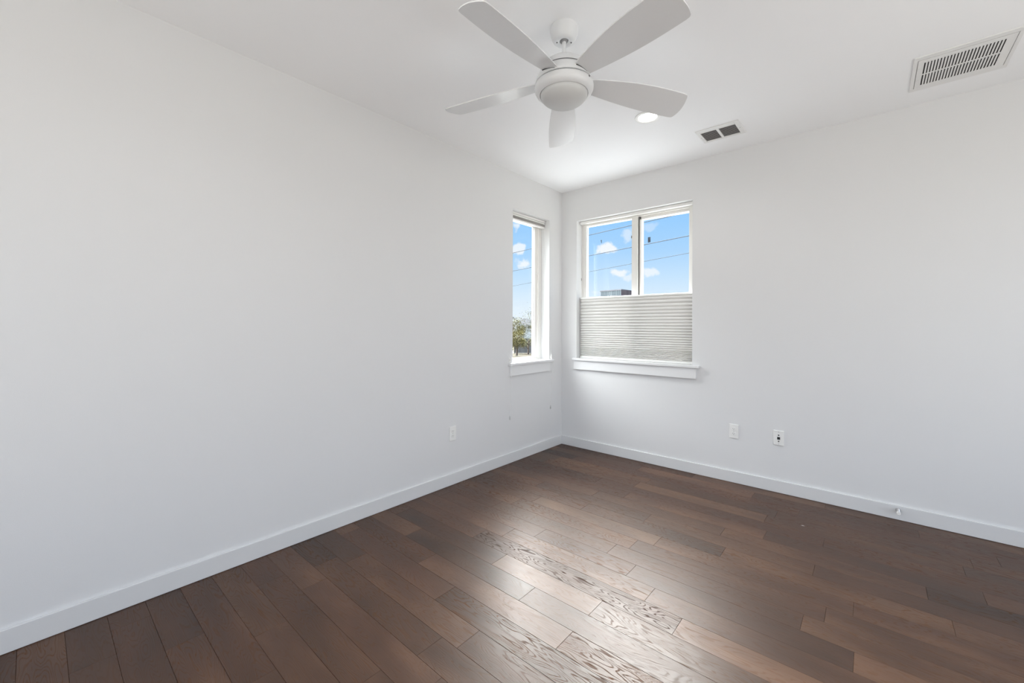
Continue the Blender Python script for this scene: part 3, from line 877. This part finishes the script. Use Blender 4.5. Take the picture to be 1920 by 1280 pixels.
def house(loc, face, half, eave, apex, depth, label, hip=True, wins=(), mats=None):
    """loc on the ground, face = horizontal unit vector pointing to the viewer"""
    rz = math.atan2(face.y, face.x) + PI / 2      # local -Y faces the viewer
    s = empty('house', loc, rz); tag(s, label, 'house')
    b = bmesh.new(); box(b, -half, half, 0, depth, 0, eave); link('wall', b, M['siding'], s)
    b = bmesh.new(); o = .35
    v = [b.verts.new(p) for p in ((-half - o, -o, eave), (half + o, -o, eave), (half + o, depth + o, eave), (-half - o, depth + o, eave))]
    rx = .18 * half if hip else 0
    if hip:
        t = [b.verts.new((-rx, depth * .5, apex)), b.verts.new((rx, depth * .5, apex))]
        b.faces.new((v[0], v[1], t[1], t[0])); b.faces.new((v[2], v[3], t[0], t[1])); b.faces.new((v[1], v[2], t[1])); b.faces.new((v[3], v[0], t[0]))
    else:
        t = [b.verts.new((0, -o, apex)), b.verts.new((0, depth + o, apex))]
        b.faces.new((v[0], v[1], t[0])); b.faces.new((v[2], v[3], t[1])); b.faces.new((v[1], v[2], t[1], t[0])); b.faces.new((v[3], v[0], t[0], t[1]))
    b.faces.new(v[::-1]); link('roof', b, M['roof'], s)
    b = bmesh.new(); box(b, -half - o, half + o, -o - .05, -o, eave - .25, eave + .05); link('fascia', b, M['trim'], s)
    for (x, w_, z_, h_) in wins:
        b = bmesh.new(); frame_boxes(b, x - w_ / 2 - .08, x + w_ / 2 + .08, z_ - .08, z_ + h_ + .08, -.06, .02, (.08, .08, .08, .08), 0)
        f = link('window', b, M['trim'], s)
        b = bmesh.new(); box(b, x - w_ / 2, x + w_ / 2, -.02, .01, z_, z_ + h_); link('pane', b, M['win_dark'], f)
    return s


fv = Vector((.63, -.776, 0)).normalized()
house((-79.4, 97.1, GROUND), fv, 2.9, 4.4, 6.5, 9, 'small white house with a pale hipped roof behind the trees', True,
      [(-2.0, .7, 3.2, .7), (-.7, .8, 3.2, .75), (1.5, 1.5, 3.2, .7)])
house((-62.6, 66.9, GROUND), Vector((.85, -.5, 0)).normalized(), 3.2, 5.9, 7.7, 9, 'grey gabled house showing only its roof point past the window edge', False, [(0, 1.2, 2.0, 1.4)])


def fence(p, q, h, label, m):
    p, q = Vector(p), Vector(q); d = q - p; n = max(2, int(d.length / .19)); a = math.atan2(d.y, d.x); ln = d.length
    s = empty('board_fence', (p.x, p.y, GROUND), a); tag(s, label, 'fence', 'garden fences')
    b = bmesh.new()
    rr = random.Random(3)
    for k in range(n):
        x = ln * k / n; box(b, x, x + ln / n * .95, -.012, .012, .05, h - rr.uniform(0, .05))
    link('boards', b, m, s)
    b = bmesh.new()
    for z in (.35, h - .35): box(b, 0, ln, .012, .06, z - .05, z + .05)
    link('rails', b, m, s)
    np_ = int(ln / 2.4) + 1
    for k in range(np_):
        b = bmesh.new(); x = min(ln - .05, k * 2.4); box(b, x - .05, x + .05, .06, .16, 0, h + .02); link('post', b, m, s)
    return s


fence((-36.3, 41.6, 0), (-30.0, 47.2, 0), 2.15, 'grey board fence behind the lawn under the pale house', M['fence_grey'])
fence((-42.0, 36.0, 0), (-36.35, 41.1, 0), 2.15, 'brown board fence beside the grey one, under the yellow-green tree', M['fence_brown'])


def tree(loc, h, rad, leafm, label, seed, n=1500, leaf=.16):
    rr = random.Random(seed)
    s = empty('tree', loc); tag(s, label, 'tree', 'garden trees')
    b = bmesh.new()
    tube(b, [(0, 0, 0), (.05, .02, h * .25), (-.04, .06, h * .5), (.03, 0, h * .8)], [.14, .12, .08, .03], 8)
    ends = []
    for k in range(14):
        a = rr.uniform(0, 2 * PI); z = h * rr.uniform(.25, .7); L_ = rad * rr.uniform(.6, 1.0)
        e = (math.cos(a) * L_, math.sin(a) * L_, z + h * rr.uniform(.05, .28)); m_ = (e[0] * .5, e[1] * .5, (z + e[2]) / 2 + .1)
        tube(b, [(0, 0, z), m_, e], [.06, .035, .012], 6); ends.append(Vector(e))
    link('trunk', b, M['bark'], s)
    b = bmesh.new()
    for k in range(n):
        c = rr.choice(ends) if rr.random() < .75 else Vector((rr.gauss(0, rad * .4), rr.gauss(0, rad * .4), h * rr.uniform(.4, 1.0)))
        p = c + Vector((rr.gauss(0, rad * .2), rr.gauss(0, rad * .2), rr.gauss(0, h * .08)))
        u = Vector((rr.uniform(-1, 1), rr.uniform(-1, 1), rr.uniform(-1, 1))).normalized(); v = u.orthogonal().normalized()
        sz = leaf * rr.uniform(.6, 1.3)
        b.faces.new([b.verts.new(p + u * sz * i + v * sz * .55 * j) for i, j in ((-1, 0), (0, -1), (1, 0), (0, 1))])
    link('foliage', b, leafm, s)
    return s


tree((-33.4, 38.7, GROUND), 3.1, 1.1, M['leaf'], 'low yellow-green tree in front of the brown fence', 5, 3200, .065)
tree((-42.5, 53.5, GROUND), 6.6, 2.3, M['leaf_grey'], 'pale sparse tree rising above the roof by the window frame', 8, 1800, .075)
tree((-55.0, 63.0, GROUND), 5.4, 2.4, M['leaf'], 'round olive tree standing before the pale house', 9, 4200, .10)
tree((-33.6, 41.4, GROUND), 2.6, .9, M['leaf_grey'], 'thin young tree standing before the grey fence', 12, 900, .06)
